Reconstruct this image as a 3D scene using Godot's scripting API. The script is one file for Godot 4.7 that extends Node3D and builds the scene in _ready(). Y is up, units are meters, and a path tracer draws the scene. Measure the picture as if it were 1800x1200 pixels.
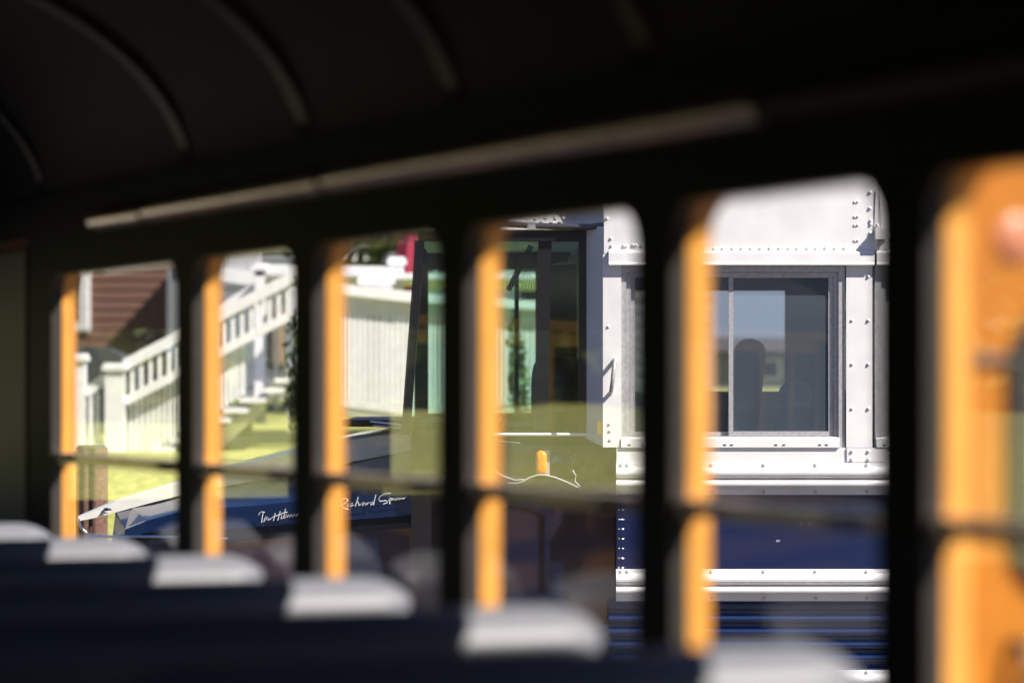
extends Node3D

# ---------------------------------------------------------------- measures taken from the photograph
const F := 5925.0          # focal length in pixels of the 1800 x 1200 photograph
const EYE := 2.05          # height of the lens above the street
const TURN := 0.38921      # the yellow bus stands 22.3 degrees off the line of sight
const WALL := 1.88         # from the lens to its window wall, square to the wall
const BODY := 12.6         # to the side of the white and navy bus
var rng := RandomNumberGenerator.new()
var used := {}
var M := {}

func _ready():
	rng.seed = 7
	# ------------------------------------------------------------ camera, sky, sun, exposure
	var cam := Camera3D.new()
	cam.name = "camera"
	add_child(cam)
	cam.position = Vector3(0, EYE, 0)
	var lens := CameraAttributesPhysical.new()
	lens.frustum_focal_length = 118.5
	lens.frustum_focus_distance = 12.6
	lens.frustum_near = 0.05
	lens.frustum_far = 2000.0
	lens.exposure_aperture = 2.6
	cam.attributes = lens
	cam.projection = Camera3D.PROJECTION_FRUSTUM
	cam.near = 0.05
	cam.far = 2000.0
	cam.size = 0.05 * 1200.0 / F
	cam.frustum_offset = Vector2(0, 0.05 * 75.0 / F)
	cam.current = true
	var env := Environment.new()
	env.background_mode = Environment.BG_SKY
	var sky_look := ProceduralSkyMaterial.new()
	sky_look.sky_top_color = Color(0.30, 0.47, 0.78)
	sky_look.sky_horizon_color = Color(0.74, 0.81, 0.90)
	sky_look.sky_curve = 0.16
	sky_look.sky_energy_multiplier = 0.62
	sky_look.ground_bottom_color = Color(0.22, 0.23, 0.2)
	sky_look.ground_horizon_color = Color(0.5, 0.52, 0.5)
	var sk := Sky.new()
	sk.sky_material = sky_look
	env.sky = sk
	env.tonemap_mode = Environment.TONE_MAPPER_LINEAR
	env.tonemap_exposure = 2.6
	env.sdfgi_enabled = true
	env.ssao_enabled = true
	env.ssil_enabled = true
	var we := WorldEnvironment.new()
	we.name = "environment"
	we.environment = env
	add_child(we)
	var sun := DirectionalLight3D.new()
	sun.name = "sun"
	sun.light_energy = 1.6
	sun.light_color = Color(1.0, 0.965, 0.92)
	sun.light_angular_distance = 0.5
	sun.shadow_enabled = true
	add_child(sun)
	sun.look_at_from_position(Vector3(0.62, 0.70, 0.34) * 50.0, Vector3.ZERO)

	materials()
	setting()
	yellow_bus()
	seats()
	white_bus()
	houses()
	garage()
	deck()
	garden()
	trees()

# ---------------------------------------------------------------- helpers
func at(x: float, y: float, z: float) -> Vector3:          # a pixel of the photograph at a depth
	return Vector3((x - 900.0) / F * z, EYE - (y - 675.0) / F * z, -z)

func numbered(called: String, parent: Node) -> String:
	var key := str(parent.get_instance_id()) + called
	var k: int = used.get(key, -1) + 1
	used[key] = k
	return called if k == 0 else "%s_%03d" % [called, k]

func thing(called: String, label: String, category: String, where := Vector3.ZERO, turn := 0.0, group := "") -> Node3D:
	var o := Node3D.new()
	o.name = numbered(called, self)
	add_child(o, true)
	o.position = where
	o.rotation.y = turn
	tag(o, label, category, group)
	return o

func tag(o: Node, label: String, category: String, group := ""):
	o.set_meta("label", label)
	o.set_meta("category", category)
	if group:
		o.set_meta("group", group)

func S() -> SurfaceTool:
	var st := SurfaceTool.new()
	st.begin(Mesh.PRIMITIVE_TRIANGLES)
	st.set_smooth_group(-1)
	return st

func done(called: String, st: SurfaceTool, m: Material, parent: Node = self, shift := Vector3.ZERO) -> MeshInstance3D:
	st.generate_normals()
	var o := MeshInstance3D.new()
	o.name = numbered(called, parent)
	o.mesh = st.commit()
	o.material_override = m
	parent.add_child(o, true)
	o.position = shift
	return o

func tri(st: SurfaceTool, a: Vector3, b: Vector3, c: Vector3):   # counter-clockwise as seen from outside
	st.add_vertex(a)
	st.add_vertex(c)
	st.add_vertex(b)

func q(st: SurfaceTool, a: Vector3, b: Vector3, c: Vector3, d: Vector3):
	tri(st, a, b, c)
	tri(st, a, c, d)

func bx(st: SurfaceTool, p: Vector3, r: Vector3):
	var lo := Vector3(minf(p.x, r.x), minf(p.y, r.y), minf(p.z, r.z))
	var hi := Vector3(maxf(p.x, r.x), maxf(p.y, r.y), maxf(p.z, r.z))
	var v := []
	for i in 8:
		v.append(Vector3(hi.x if i & 1 else lo.x, hi.y if i & 2 else lo.y, hi.z if i & 4 else lo.z))
	q(st, v[4], v[5], v[7], v[6])
	q(st, v[1], v[0], v[2], v[3])
	q(st, v[0], v[4], v[6], v[2])
	q(st, v[5], v[1], v[3], v[7])
	q(st, v[6], v[7], v[3], v[2])
	q(st, v[0], v[1], v[5], v[4])

func beam(st: SurfaceTool, a: Vector3, b: Vector3, tall: float, deep: float):   # a squared bar between two points
	var d := (b - a).normalized()
	var side := Vector3(0, 0, 1)
	if absf(d.z) > 0.9:
		side = Vector3(1, 0, 0)
	var up := side.cross(d).normalized() * tall * 0.5
	side = d.cross(up).normalized() * deep * 0.5
	var v := []
	for e in [a, b]:
		for k in [[-1, -1], [1, -1], [1, 1], [-1, 1]]:
			v.append(e + side * k[0] + up * k[1])
	for k in 4:
		var l := (k + 1) % 4
		q(st, v[l], v[k], v[4 + k], v[4 + l])
	q(st, v[0], v[1], v[2], v[3])
	q(st, v[5], v[4], v[7], v[6])

func tube(st: SurfaceTool, pts: Array, r: float, n := 8, r2 := -1.0):
	st.set_smooth_group(0)
	var rings := []
	var side := Vector3.ZERO
	for i in pts.size():
		var d: Vector3 = (pts[mini(i + 1, pts.size() - 1)] - pts[maxi(i - 1, 0)]).normalized()
		if side == Vector3.ZERO:
			side = d.cross(Vector3.UP if absf(d.y) < 0.9 else Vector3.RIGHT).normalized()
		side = (side - d * side.dot(d)).normalized()
		var up := d.cross(side)
		var rr := r if r2 < 0 else lerpf(r, r2, float(i) / (pts.size() - 1))
		var ring := []
		for k in n:
			var w := TAU * k / n
			ring.append(pts[i] + (side * cos(w) + up * sin(w)) * rr)
		rings.append(ring)
	for i in rings.size() - 1:
		for k in n:
			var l := (k + 1) % n
			q(st, rings[i][k], rings[i][l], rings[i + 1][l], rings[i + 1][k])
	st.set_smooth_group(-1)
	for k in range(1, n - 1):
		tri(st, rings[0][0], rings[0][k + 1], rings[0][k])
		tri(st, rings[-1][0], rings[-1][k], rings[-1][k + 1])

func sheet(st: SurfaceTool, rows: Array, smooth := true):   # rows of points, right-hand side out
	st.set_smooth_group(0 if smooth else -1)
	for i in rows.size() - 1:
		for k in rows[i].size() - 1:
			q(st, rows[i][k], rows[i][k + 1], rows[i + 1][k + 1], rows[i + 1][k])
	st.set_smooth_group(-1)

func along(st: SurfaceTool, profile: Array, x0: float, x1: float, caps := true):   # a profile of (z, y), drawn top to bottom on the +z side, swept along x
	for k in profile.size() - 1:
		var a: Vector2 = profile[k]
		var b: Vector2 = profile[k + 1]
		q(st, Vector3(x0, a.y, a.x), Vector3(x0, b.y, b.x), Vector3(x1, b.y, b.x), Vector3(x1, a.y, a.x))
	if caps:
		for k in range(1, profile.size() - 1):
			var a: Vector2 = profile[0]
			var b: Vector2 = profile[k]
			var c: Vector2 = profile[k + 1]
			tri(st, Vector3(x0, a.y, a.x), Vector3(x0, c.y, c.x), Vector3(x0, b.y, b.x))
			tri(st, Vector3(x1, a.y, a.x), Vector3(x1, b.y, b.x), Vector3(x1, c.y, c.x))

func dome(st: SurfaceTool, p: Vector3, r: float, h: float, n := 10):   # a rivet head that faces +z
	st.set_smooth_group(0)
	var rings := []
	for j in 4:
		var w := j / 4.0 * PI / 2
		var ring := []
		for k in n:
			ring.append(p + Vector3(cos(TAU * k / n) * cos(w) * r, sin(TAU * k / n) * cos(w) * r, sin(w) * h))
		rings.append(ring)
	for j in 3:
		for k in n:
			var l := (k + 1) % n
			q(st, rings[j][k], rings[j][l], rings[j + 1][l], rings[j + 1][k])
	for k in n:
		tri(st, rings[3][k], rings[3][(k + 1) % n], p + Vector3(0, 0, h))
	st.set_smooth_group(-1)

func rounded(u0: float, u1: float, y0: float, y1: float, r: float, n := 8) -> Array:   # a rounded rectangle, counter-clockwise in (u, y)
	var pts := []
	for c in [[u1 - r, y0 + r, -PI / 2], [u1 - r, y1 - r, 0.0], [u0 + r, y1 - r, PI / 2], [u0 + r, y0 + r, PI]]:
		for k in n + 1:
			var w: float = c[2] + PI / 2 * k / n
			pts.append(Vector2(c[0] + cos(w) * r, c[1] + sin(w) * r))
	return pts

func outer_of(u0: float, u1: float, y0: float, y1: float, n := 8) -> Array:
	var pts := []
	for c in [[u1, y0], [u1, y1], [u0, y1], [u0, y0]]:
		for k in n + 1:
			pts.append(Vector2(c[0], c[1]))
	return pts

func ring(st: SurfaceTool, outer: Array, inner: Array, z0: float, z1: float):   # a plate with a hole, between two planes (z1 > z0)
	var n := inner.size()
	for k in n:
		var l := (k + 1) % n
		var oa: Vector2 = outer[k]
		var ob: Vector2 = outer[l]
		var ia: Vector2 = inner[k]
		var ib: Vector2 = inner[l]
		var f := func(p: Vector2, z: float): return Vector3(p.x, p.y, z)
		if oa.distance_to(ob) > 1e-5:
			q(st, f.call(oa, z1), f.call(ob, z1), f.call(ib, z1), f.call(ia, z1))
			q(st, f.call(ob, z0), f.call(oa, z0), f.call(ia, z0), f.call(ib, z0))
			q(st, f.call(oa, z0), f.call(ob, z0), f.call(ob, z1), f.call(oa, z1))
		elif ia.distance_to(ib) > 1e-5:
			tri(st, f.call(oa, z1), f.call(ib, z1), f.call(ia, z1))
			tri(st, f.call(oa, z0), f.call(ia, z0), f.call(ib, z0))
		if ia.distance_to(ib) > 1e-5:
			q(st, f.call(ib, z0), f.call(ia, z0), f.call(ia, z1), f.call(ib, z1))

func slab(st: SurfaceTool, outline: Array, t: float, bevel: float, place: Transform3D, steps := 4):   # a cushion: outline in (x, y), thick along z, with rounded rims
	var c := Vector2.ZERO
	for p in outline:
		c += p / outline.size()
	var rows := []
	var js := range(-steps, steps + 1)
	for j in js:
		var w: float = float(j) / steps * PI / 2
		var inset := bevel * (1.0 - cos(w))
		var z := (t * 0.5 - bevel) * signf(float(j)) + bevel * sin(w)
		var row := []
		for p in outline:
			var d: Vector2 = p - c
			var s := (d.length() - inset) / d.length()
			row.append(place * Vector3(c.x + d.x * s, c.y + d.y * s, z))
		row.append(row[0])
		rows.append(row)
	sheet(st, rows)
	st.set_smooth_group(0)
	for e in [[rows[0], -1], [rows[-1], 1]]:
		var mid: Vector3 = place * Vector3(c.x, c.y, t * 0.5 * e[1] * 1.04)
		for k in e[0].size() - 1:
			if e[1] > 0:
				tri(st, e[0][k], e[0][k + 1], mid)
			else:
				tri(st, e[0][k + 1], e[0][k], mid)
	st.set_smooth_group(-1)

func lin(r: float, g: float, b: float) -> Color:
	return Color(r, g, b).linear_to_srgb()

func noise_tex(freq: float, lo: Color, hi: Color, octaves := 4, size := 512, sd := 1) -> NoiseTexture2D:
	var n := FastNoiseLite.new()
	n.seed = sd
	n.frequency = freq
	n.fractal_octaves = octaves
	var t := NoiseTexture2D.new()
	t.width = size
	t.height = size
	t.seamless = true
	t.noise = n
	var g := Gradient.new()
	g.set_color(0, lo)
	g.set_color(1, hi)
	t.color_ramp = g
	return t

func mat(called: String, c: Color, rough := 0.5, metal := 0.0, coat := 0.0, spec := 0.5) -> StandardMaterial3D:
	var m := StandardMaterial3D.new()
	m.resource_name = called
	m.albedo_color = c
	m.roughness = rough
	m.metallic = metal
	m.metallic_specular = spec
	if coat > 0:
		m.clearcoat_enabled = true
		m.clearcoat = coat
		m.clearcoat_roughness = 0.04
	M[called] = m
	return m

func worn(m: StandardMaterial3D, freq: float, lo: float, hi: float, scale: float, sd := 1, octaves := 4):   # uneven tone, laid in the world's axes
	m.albedo_texture = noise_tex(freq, Color(lo, lo, lo), Color(hi, hi, hi), octaves, 512, sd)
	m.uv1_triplanar = true
	m.uv1_world_triplanar = true
	m.uv1_scale = Vector3(scale, scale, scale)

func glass(called: String, c: Color, alpha: float) -> StandardMaterial3D:
	var m := mat(called, Color(c, alpha), 0.0)
	m.transparency = BaseMaterial3D.TRANSPARENCY_ALPHA
	return m

func materials():
	# the yellow bus
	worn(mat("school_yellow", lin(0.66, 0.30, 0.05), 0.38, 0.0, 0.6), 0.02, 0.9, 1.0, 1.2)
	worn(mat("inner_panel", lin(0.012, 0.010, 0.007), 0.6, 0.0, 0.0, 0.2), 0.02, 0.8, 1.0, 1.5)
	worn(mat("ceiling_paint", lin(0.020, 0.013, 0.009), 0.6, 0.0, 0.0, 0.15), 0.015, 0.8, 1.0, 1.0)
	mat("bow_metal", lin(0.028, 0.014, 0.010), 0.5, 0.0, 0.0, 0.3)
	worn(mat("cove_trim", lin(0.92, 0.72, 0.67), 0.28, 0.6), 0.03, 0.7, 1.0, 1.0)
	worn(mat("frame_metal", lin(0.032, 0.027, 0.023), 0.5), 0.03, 0.8, 1.0, 2.0)
	worn(mat("vinyl", lin(0.18, 0.19, 0.215), 0.5), 0.04, 0.85, 1.0, 3.0)
	mat("dark_floor", lin(0.03, 0.03, 0.03), 0.7)
	mat("rubber", lin(0.012, 0.012, 0.012), 0.55)
	glass("bus_glass", Color(0.8, 0.8, 0.8), 0.02)
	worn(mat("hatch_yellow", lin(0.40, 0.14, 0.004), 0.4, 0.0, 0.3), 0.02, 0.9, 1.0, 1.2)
	mat("red_lens", lin(0.42, 0.16, 0.085), 0.4, 0.0, 0.6)
	# the white and navy bus
	worn(mat("white_paint", lin(0.80, 0.80, 0.80), 0.38, 0.0, 0.3), 0.012, 0.93, 1.0, 0.8, 3)
	mat("navy_side", lin(0.0006, 0.010, 0.055), 0.35, 0.0, 0.5)
	mat("navy_paint", lin(0.001, 0.005, 0.022), 0.3, 0.0, 1.0)
	worn(mat("cream_paint", lin(0.76, 0.75, 0.68), 0.25, 0.0, 0.8), 0.02, 0.92, 1.0, 1.0, 4)
	worn(mat("aluminium", lin(0.56, 0.56, 0.58), 0.4, 0.35), 0.03, 0.85, 1.0, 3.0, 5)
	mat("chrome", lin(0.8, 0.8, 0.82), 0.12, 1.0)
	mat("black_frame", lin(0.006, 0.007, 0.009), 0.4)
	mat("amber_lens", lin(0.9, 0.25, 0.01), 0.2, 0.0, 0.8)
	mat("grey_tube", lin(0.10, 0.10, 0.12), 0.35, 0.5)
	mat("bus_lining", lin(0.20, 0.23, 0.28), 0.6)
	mat("lettering", lin(0.5, 0.5, 0.5), 0.5)
	glass("side_glass", lin(0.12, 0.16, 0.21), 0.34)
	var tint := mat("green_glass", lin(0.46, 0.74, 0.62), 0.0)
	tint.albedo_color.a = 0.0
	tint.refraction_enabled = true
	tint.refraction_scale = 0.05
	# the place
	worn(mat("asphalt", lin(0.06, 0.06, 0.06), 0.9), 0.05, 0.75, 1.0, 1.0, 6)
	var lawn := mat("lawn", Color.WHITE, 0.95)
	lawn.albedo_texture = noise_tex(0.03, lin(0.15, 0.18, 0.035), lin(0.44, 0.42, 0.13), 5, 1024, 8)
	lawn.uv1_triplanar = true
	lawn.uv1_world_triplanar = true
	lawn.uv1_scale = Vector3(0.35, 0.35, 0.35)
	worn(mat("vinyl_white", lin(0.87, 0.87, 0.88), 0.5), 0.02, 0.94, 1.0, 1.0, 9)
	worn(mat("brown_siding", lin(0.19, 0.095, 0.068), 0.75), 0.03, 0.8, 1.0, 1.5, 10)
	worn(mat("grey_siding", lin(0.20, 0.225, 0.255), 0.7), 0.03, 0.9, 1.0, 1.5, 11)
	mat("roof_shingle", lin(0.05, 0.052, 0.06), 0.9)
	worn(mat("old_wood", lin(0.25, 0.135, 0.10), 0.85), 0.03, 0.55, 1.0, 4.0, 12)
	mat("wood_top", lin(0.05, 0.04, 0.035), 0.9)
	mat("maroon_cloth", lin(0.24, 0.012, 0.04), 0.8)
	mat("dark_cover", lin(0.045, 0.05, 0.06), 0.7)
	mat("window_dark", lin(0.03, 0.035, 0.045), 0.08)
	worn(mat("bark", lin(0.07, 0.05, 0.035), 0.95), 0.05, 0.6, 1.0, 3.0, 13)
	var leaf := mat("leaf", Color.WHITE, 0.55)
	leaf.vertex_color_use_as_albedo = true
	leaf.backlight_enabled = true
	leaf.backlight = Color(0.35, 0.4, 0.15)

# ---------------------------------------------------------------- the setting
func rise(x: float, z: float) -> float:
	var d := -z + 0.06 * sin(x * 0.4)
	return 1.55 * smoothstep(15.3, 19.6, d) + 0.5 * smoothstep(19.0, 45.0, d) + 4.0 * smoothstep(60.0, 400.0, d)

func setting():
	var st := S()
	var xs := [-900.0, -300.0, -120.0]
	for k in 41:
		xs.append(-80.0 + k * 3.0)
	xs += [90.0, 300.0, 900.0]
	var zs := [600.0, 100.0, 20.0, 0.0, -10.0]
	for k in 26:
		zs.append(-14.8 - k * 0.25)
	for k in 20:
		zs.append(-22.0 - k * 2.0)
	zs += [-70.0, -110.0, -200.0, -400.0, -900.0]
	var rows := []
	for z in zs:
		var row := []
		for x in xs:
			row.append(Vector3(x, rise(x, z), z))
		rows.append(row)
	sheet(st, rows)
	# the rows run away from the eye, so the sheet's upper side comes out when read left to right
	done("lawn", st, M.lawn).set_meta("kind", "structure")
	st = S()
	bx(st, Vector3(-200, -0.2, 40), Vector3(200, 0.006, -14.6))
	done("road", st, M.asphalt).set_meta("kind", "structure")
	st = S()
	var path := []
	for z in [-14.785, -15.2, -15.6, -16.0, -16.4, -16.8]:
		var row := []
		for k in 121:
			row.append(Vector3(-90 + k * 1.5, rise(-90 + k * 1.5, z) + 0.02 if z < -15 else 0.12, z))
		path.append(row)
	sheet(st, path)
	done("pavement", st, mat("pale_concrete", lin(0.52, 0.49, 0.44), 0.9)).set_meta("kind", "structure")
	st = S()
	bx(st, Vector3(-200, -0.1, -14.6), Vector3(200, 0.13, -14.78))
	done("kerb", st, mat("concrete", lin(0.35, 0.34, 0.32), 0.9)).set_meta("kind", "structure")

# ---------------------------------------------------------------- the yellow bus that the picture is taken from
# its own axes: x forward along the bus (u), y up, z out through the window wall (n). Heights are given from the lens.
var bus: Node3D
const U0 := 3.3
const N0 := 0.73
const PITCH := 0.705

func place_in_bus(u: float, y: float, n: float) -> Vector3:
	return Vector3(u - U0, y + EYE, n - N0)

func axis_u() -> Vector3:
	return Vector3(-sin(TURN), 0, -cos(TURN))

func axis_n() -> Vector3:
	return Vector3(cos(TURN), 0, -sin(TURN))

func ceiling_y(n: float) -> float:
	var t := 1.0 - absf(n - N0) / (WALL - N0)
	return 0.36 + 0.52 * pow(1.0 - pow(1.0 - clampf(t, 0, 1), 2.2), 1.0 / 2.2)

func yellow_bus():
	bus = thing("school_bus", "yellow school bus with a dark interior, whose row of side windows frames the view", "bus", axis_u() * U0 + axis_n() * N0, PI / 2 + TURN)
	var shift := Vector3(-U0, EYE, -N0)      # so that parts are written in (u, height from the lens, n)
	var near := N0 - (WALL - N0)
	var st := S()
	# ceiling, roof skin, bows
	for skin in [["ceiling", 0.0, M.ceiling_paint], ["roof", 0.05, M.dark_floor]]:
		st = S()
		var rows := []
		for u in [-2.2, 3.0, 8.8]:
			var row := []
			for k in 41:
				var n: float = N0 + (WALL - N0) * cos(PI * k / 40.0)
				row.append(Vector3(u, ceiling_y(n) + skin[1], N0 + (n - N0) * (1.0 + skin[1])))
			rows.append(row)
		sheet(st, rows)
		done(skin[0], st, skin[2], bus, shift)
	for k in range(-1, 6):
		var u := 3.38 + PITCH * k if k < 5 else 7.30
		st = S()
		var rows := []
		for e in [[-0.035, 0.001], [-0.022, 0.016], [0.022, 0.016], [0.035, 0.001]]:
			var row := []
			for j in 41:
				var n: float = N0 + (WALL - N0 - e[1]) * cos(PI * j / 40.0)
				row.append(Vector3(u + e[0], ceiling_y(n) - e[1], n))
			rows.append(row)
		rows.reverse()
		sheet(st, rows, false)
		done("roof_bow", st, M.bow_metal, bus, shift)
	# cove moulding above the windows, in three lengths
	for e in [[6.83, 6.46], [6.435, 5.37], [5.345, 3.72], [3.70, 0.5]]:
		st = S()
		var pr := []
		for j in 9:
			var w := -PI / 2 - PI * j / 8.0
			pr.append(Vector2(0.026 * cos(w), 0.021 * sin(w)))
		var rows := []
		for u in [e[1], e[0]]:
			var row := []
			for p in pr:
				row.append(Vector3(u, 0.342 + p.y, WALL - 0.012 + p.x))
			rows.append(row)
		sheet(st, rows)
		done("cove_moulding", st, M.cove_trim if e[0] > 4.0 else M.bow_metal, bus, shift)  # nearest length in the dark bow colour, which paints in the fading highlight
	# header and lower wall, inside lining and yellow skin
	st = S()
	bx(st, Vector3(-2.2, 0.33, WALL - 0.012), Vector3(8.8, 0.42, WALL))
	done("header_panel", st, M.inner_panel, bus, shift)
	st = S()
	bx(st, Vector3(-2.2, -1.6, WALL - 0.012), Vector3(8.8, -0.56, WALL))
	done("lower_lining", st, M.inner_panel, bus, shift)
	st = S()
	bx(st, Vector3(-2.2, 0.33, WALL + 0.013), Vector3(8.8, 0.44, WALL + 0.05))
	done("header_skin", st, M.school_yellow, bus, shift)
	st = S()
	bx(st, Vector3(-2.2, -1.6, WALL + 0.013), Vector3(8.8, -0.56, WALL + 0.05))
	done("side_skin", st, M.school_yellow, bus, shift)
	for y in [-0.66, -1.0, -1.3]:
		st = S()
		bx(st, Vector3(-2.2, y - 0.05, WALL + 0.05), Vector3(8.8, y + 0.05, WALL + 0.075))
		done("rub_rail", st, M.rubber, bus, shift)
	# window bays; the front bay is wider
	var posts := []
	for k in range(-7, 5):
		posts.append(3.38 + PITCH * k)
	posts[8] -= 0.03                             # one post stands a little off the rhythm
	posts.append(7.30)
	for k in posts.size() - 1:
		bay(posts[k], posts[k + 1], shift)
	st = S()
	bx(st, Vector3(7.30, -0.56, WALL - 0.012), Vector3(7.43, 0.33, WALL))
	done("front_post", st, M.inner_panel, bus, shift)
	st = S()
	bx(st, Vector3(7.433, -0.56, WALL - 0.016), Vector3(8.75, 0.30, WALL))
	done("front_corner_panel", st, mat("corner_panel", lin(0.17, 0.135, 0.09), 0.6), bus, shift)
	st = S()
	bx(st, Vector3(7.30, -0.56, WALL + 0.013), Vector3(8.8, 0.33, WALL + 0.05))
	done("front_corner_skin", st, M.school_yellow, bus, shift)
	# far side wall behind the lens, with its own windows further forward
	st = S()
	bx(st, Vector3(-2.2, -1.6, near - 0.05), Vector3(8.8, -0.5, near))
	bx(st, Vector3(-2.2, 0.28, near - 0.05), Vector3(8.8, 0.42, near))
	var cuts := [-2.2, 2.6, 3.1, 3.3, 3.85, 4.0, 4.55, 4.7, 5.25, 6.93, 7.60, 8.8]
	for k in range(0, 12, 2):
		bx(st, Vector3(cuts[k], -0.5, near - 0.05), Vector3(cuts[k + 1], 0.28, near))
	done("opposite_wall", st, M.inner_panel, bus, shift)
	# front with two windscreen openings, rear closed
	st = S()
	bx(st, Vector3(8.75, -1.6, near), Vector3(8.8, -0.31, WALL))
	bx(st, Vector3(8.75, 0.15, near), Vector3(8.8, 0.9, WALL))
	for e in [[near, -0.36], [0.57, 0.83], [1.80, WALL]]:
		bx(st, Vector3(8.75, -0.31, e[0]), Vector3(8.8, 0.15, e[1]))
	done("front_bulkhead", st, M.inner_panel, bus, shift)
	for e in [[-0.36, 0.57], [0.83, 1.80]]:
		st = S()
		q(st, Vector3(8.775, -0.31, e[0]), Vector3(8.775, -0.31, e[1]), Vector3(8.775, 0.15, e[1]), Vector3(8.775, 0.15, e[0]))
		done("windscreen_pane", st, M.bus_glass, bus, shift)
	st = S()
	bx(st, Vector3(-2.25, -1.6, near), Vector3(-2.2, 0.9, WALL))
	done("rear_bulkhead", st, M.inner_panel, bus, shift)
	st = S()
	bx(st, Vector3(-2.2, -1.2, near), Vector3(8.8, -1.15, WALL - 0.012))
	done("bus_floor", st, M.dark_floor, bus, shift)
	# a hinged panel of the side, swung open square to the wall
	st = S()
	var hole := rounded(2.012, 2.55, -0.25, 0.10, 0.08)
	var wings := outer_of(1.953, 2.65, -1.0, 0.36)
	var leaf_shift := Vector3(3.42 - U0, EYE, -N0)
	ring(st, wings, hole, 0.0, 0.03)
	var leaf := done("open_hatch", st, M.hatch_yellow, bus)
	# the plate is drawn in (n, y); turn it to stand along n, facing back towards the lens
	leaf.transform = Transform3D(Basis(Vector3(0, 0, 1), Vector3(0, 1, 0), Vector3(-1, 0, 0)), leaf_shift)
	st = S()
	ring(st, hole, rounded(2.042, 2.52, -0.22, 0.07, 0.055), -0.008, 0.04)
	done("gasket", st, M.rubber, leaf)
	st = S()
	bx(st, Vector3(2.03, -0.235, 0.012), Vector3(2.54, 0.085, 0.018))
	done("pane", st, M.bus_glass, leaf)
	st = S()
	dome(st, Vector3(2.022, 0.168, 0.03), 0.03, 0.008, 20)
	done("reflector", st, M.red_lens, leaf)
	st = S()
	tube(st, [Vector3(2.015, -0.30, 0.03), Vector3(2.02, -0.30, 0.05), Vector3(2.022, -0.34, 0.055), Vector3(2.018, -0.37, 0.03)], 0.007)
	done("latch", st, M.rubber, leaf)
	st = S()
	tube(st, [Vector3(1.96, 0.028, 0.032), Vector3(2.3, 0.032, 0.034)], 0.006)
	done("brace_rod", st, M.frame_metal, leaf)

func bay(a: float, b: float, shift: Vector3):
	var wide_a := 0.055 if a < 7.2 else 0.09
	var wide_b := 0.055 if b < 7.2 else 0.09
	var u0 := a + wide_a
	var u1 := b - wide_b
	var r := 0.055
	var st := S()
	var hole := rounded(u0, u1, -0.50, 0.240, r)
	var rim := outer_of(a + 0.0015, b - 0.0015, -0.56, 0.33)
	ring(st, rim, hole, WALL - 0.012, WALL + 0.004)
	var w := done("window", st, M.inner_panel, bus, shift)
	st = S()
	ring(st, hole, rounded(u0 + 0.003, u1 - 0.003, -0.497, 0.237, r), WALL - 0.014, WALL + 0.0087)
	done("frame", st, M.frame_metal, w)
	st = S()
	ring(st, rim, rounded(u0 + 0.004, u1 - 0.004, -0.496, 0.236, r), WALL + 0.009, WALL + 0.041)
	done("outer_surround", st, M.school_yellow, w)
	st = S()
	bx(st, Vector3(u0, -0.155, WALL + 0.0165), Vector3(u1, 0.243, WALL + 0.0205))
	done("upper_pane", st, M.bus_glass, w)
	st = S()
	q(st, Vector3(u0, -0.5, WALL + 0.006), Vector3(u1, -0.5, WALL + 0.006), Vector3(u1, -0.165, WALL + 0.006), Vector3(u0, -0.165, WALL + 0.006))
	done("lower_pane", st, M.bus_glass, w)
	st = S()
	bx(st, Vector3(u0 + 0.004, -0.172, WALL - 0.006), Vector3(u1 - 0.004, -0.149, WALL + 0.024))
	var rail := done("meeting_rail", st, M.cove_trim, w)
	for e in [u0 + 0.09, u1 - 0.09]:
		st = S()
		bx(st, Vector3(e - 0.03, -0.168, WALL - 0.02), Vector3(e + 0.03, -0.152, WALL - 0.008))
		done("sash_latch", st, M.rubber, w)

func seats():
	var words := ["grey vinyl bus seat at the left edge of the view, farthest forward",
		"grey vinyl bus seat whose sunlit top shows below the leftmost window, second from the front",
		"grey vinyl bus seat with a sunlit top below the second window from the left",
		"grey vinyl bus seat with a sunlit top below the painted names on the navy hood",
		"grey vinyl bus seat with a sunlit top below the amber lamp of the navy cowl",
		"nearest grey vinyl bus seat, its blurred sunlit top before the navy ribbed skirt"]
	var proto: Node3D
	for k in 6:
		var u := 6.915 - PITCH * k
		var where := axis_u() * (u + 0.02) + axis_n() * 1.345 + Vector3(0, EYE - 1.16, 0)
		if k == 0:
			proto = thing("bus_seat", words[0], "bus seat", where, PI / 2 + TURN, "bus seats along the window wall")
			var rake := Transform3D(Basis(Vector3(0, 0, 1), 0.45), Vector3(0.09, 0.44, 0))
			var upright := rake * Transform3D(Basis(Vector3(0, 1, 0), PI / 2), Vector3.ZERO)
			var st := S()
			slab(st, rounded(-0.46, 0.46, 0.0, 0.47, 0.10), 0.10, 0.045, upright, 5)
			done("backrest", st, M.vinyl, proto)
			st = S()
			slab(st, rounded(-0.46, 0.46, 0.07, 0.5, 0.05), 0.13, 0.05, Transform3D(Basis(Vector3(0, 1, 0), PI / 2) * Basis(Vector3(1, 0, 0), PI / 2), Vector3(0, 0.38, 0)), 4)
			done("seat_cushion", st, M.vinyl, proto)
			for e in [[0.05, -0.35], [0.45, -0.35], [0.05, 0.35], [0.45, 0.35]]:
				st = S()
				tube(st, [Vector3(e[0], 0, e[1]), Vector3(e[0], 0.33, e[1])], 0.014)
				done("leg", st, M.rubber, proto)
		else:
			var c: Node3D = proto.duplicate()
			c.name = numbered("bus_seat", self)
			add_child(c, true)
			c.position = where
			tag(c, words[k], "bus seat", "bus seats along the window wall")

# ---------------------------------------------------------------- the white and navy bus across the street
func px(x: float) -> float:
	return (x - 900.0) / F * BODY

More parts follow.
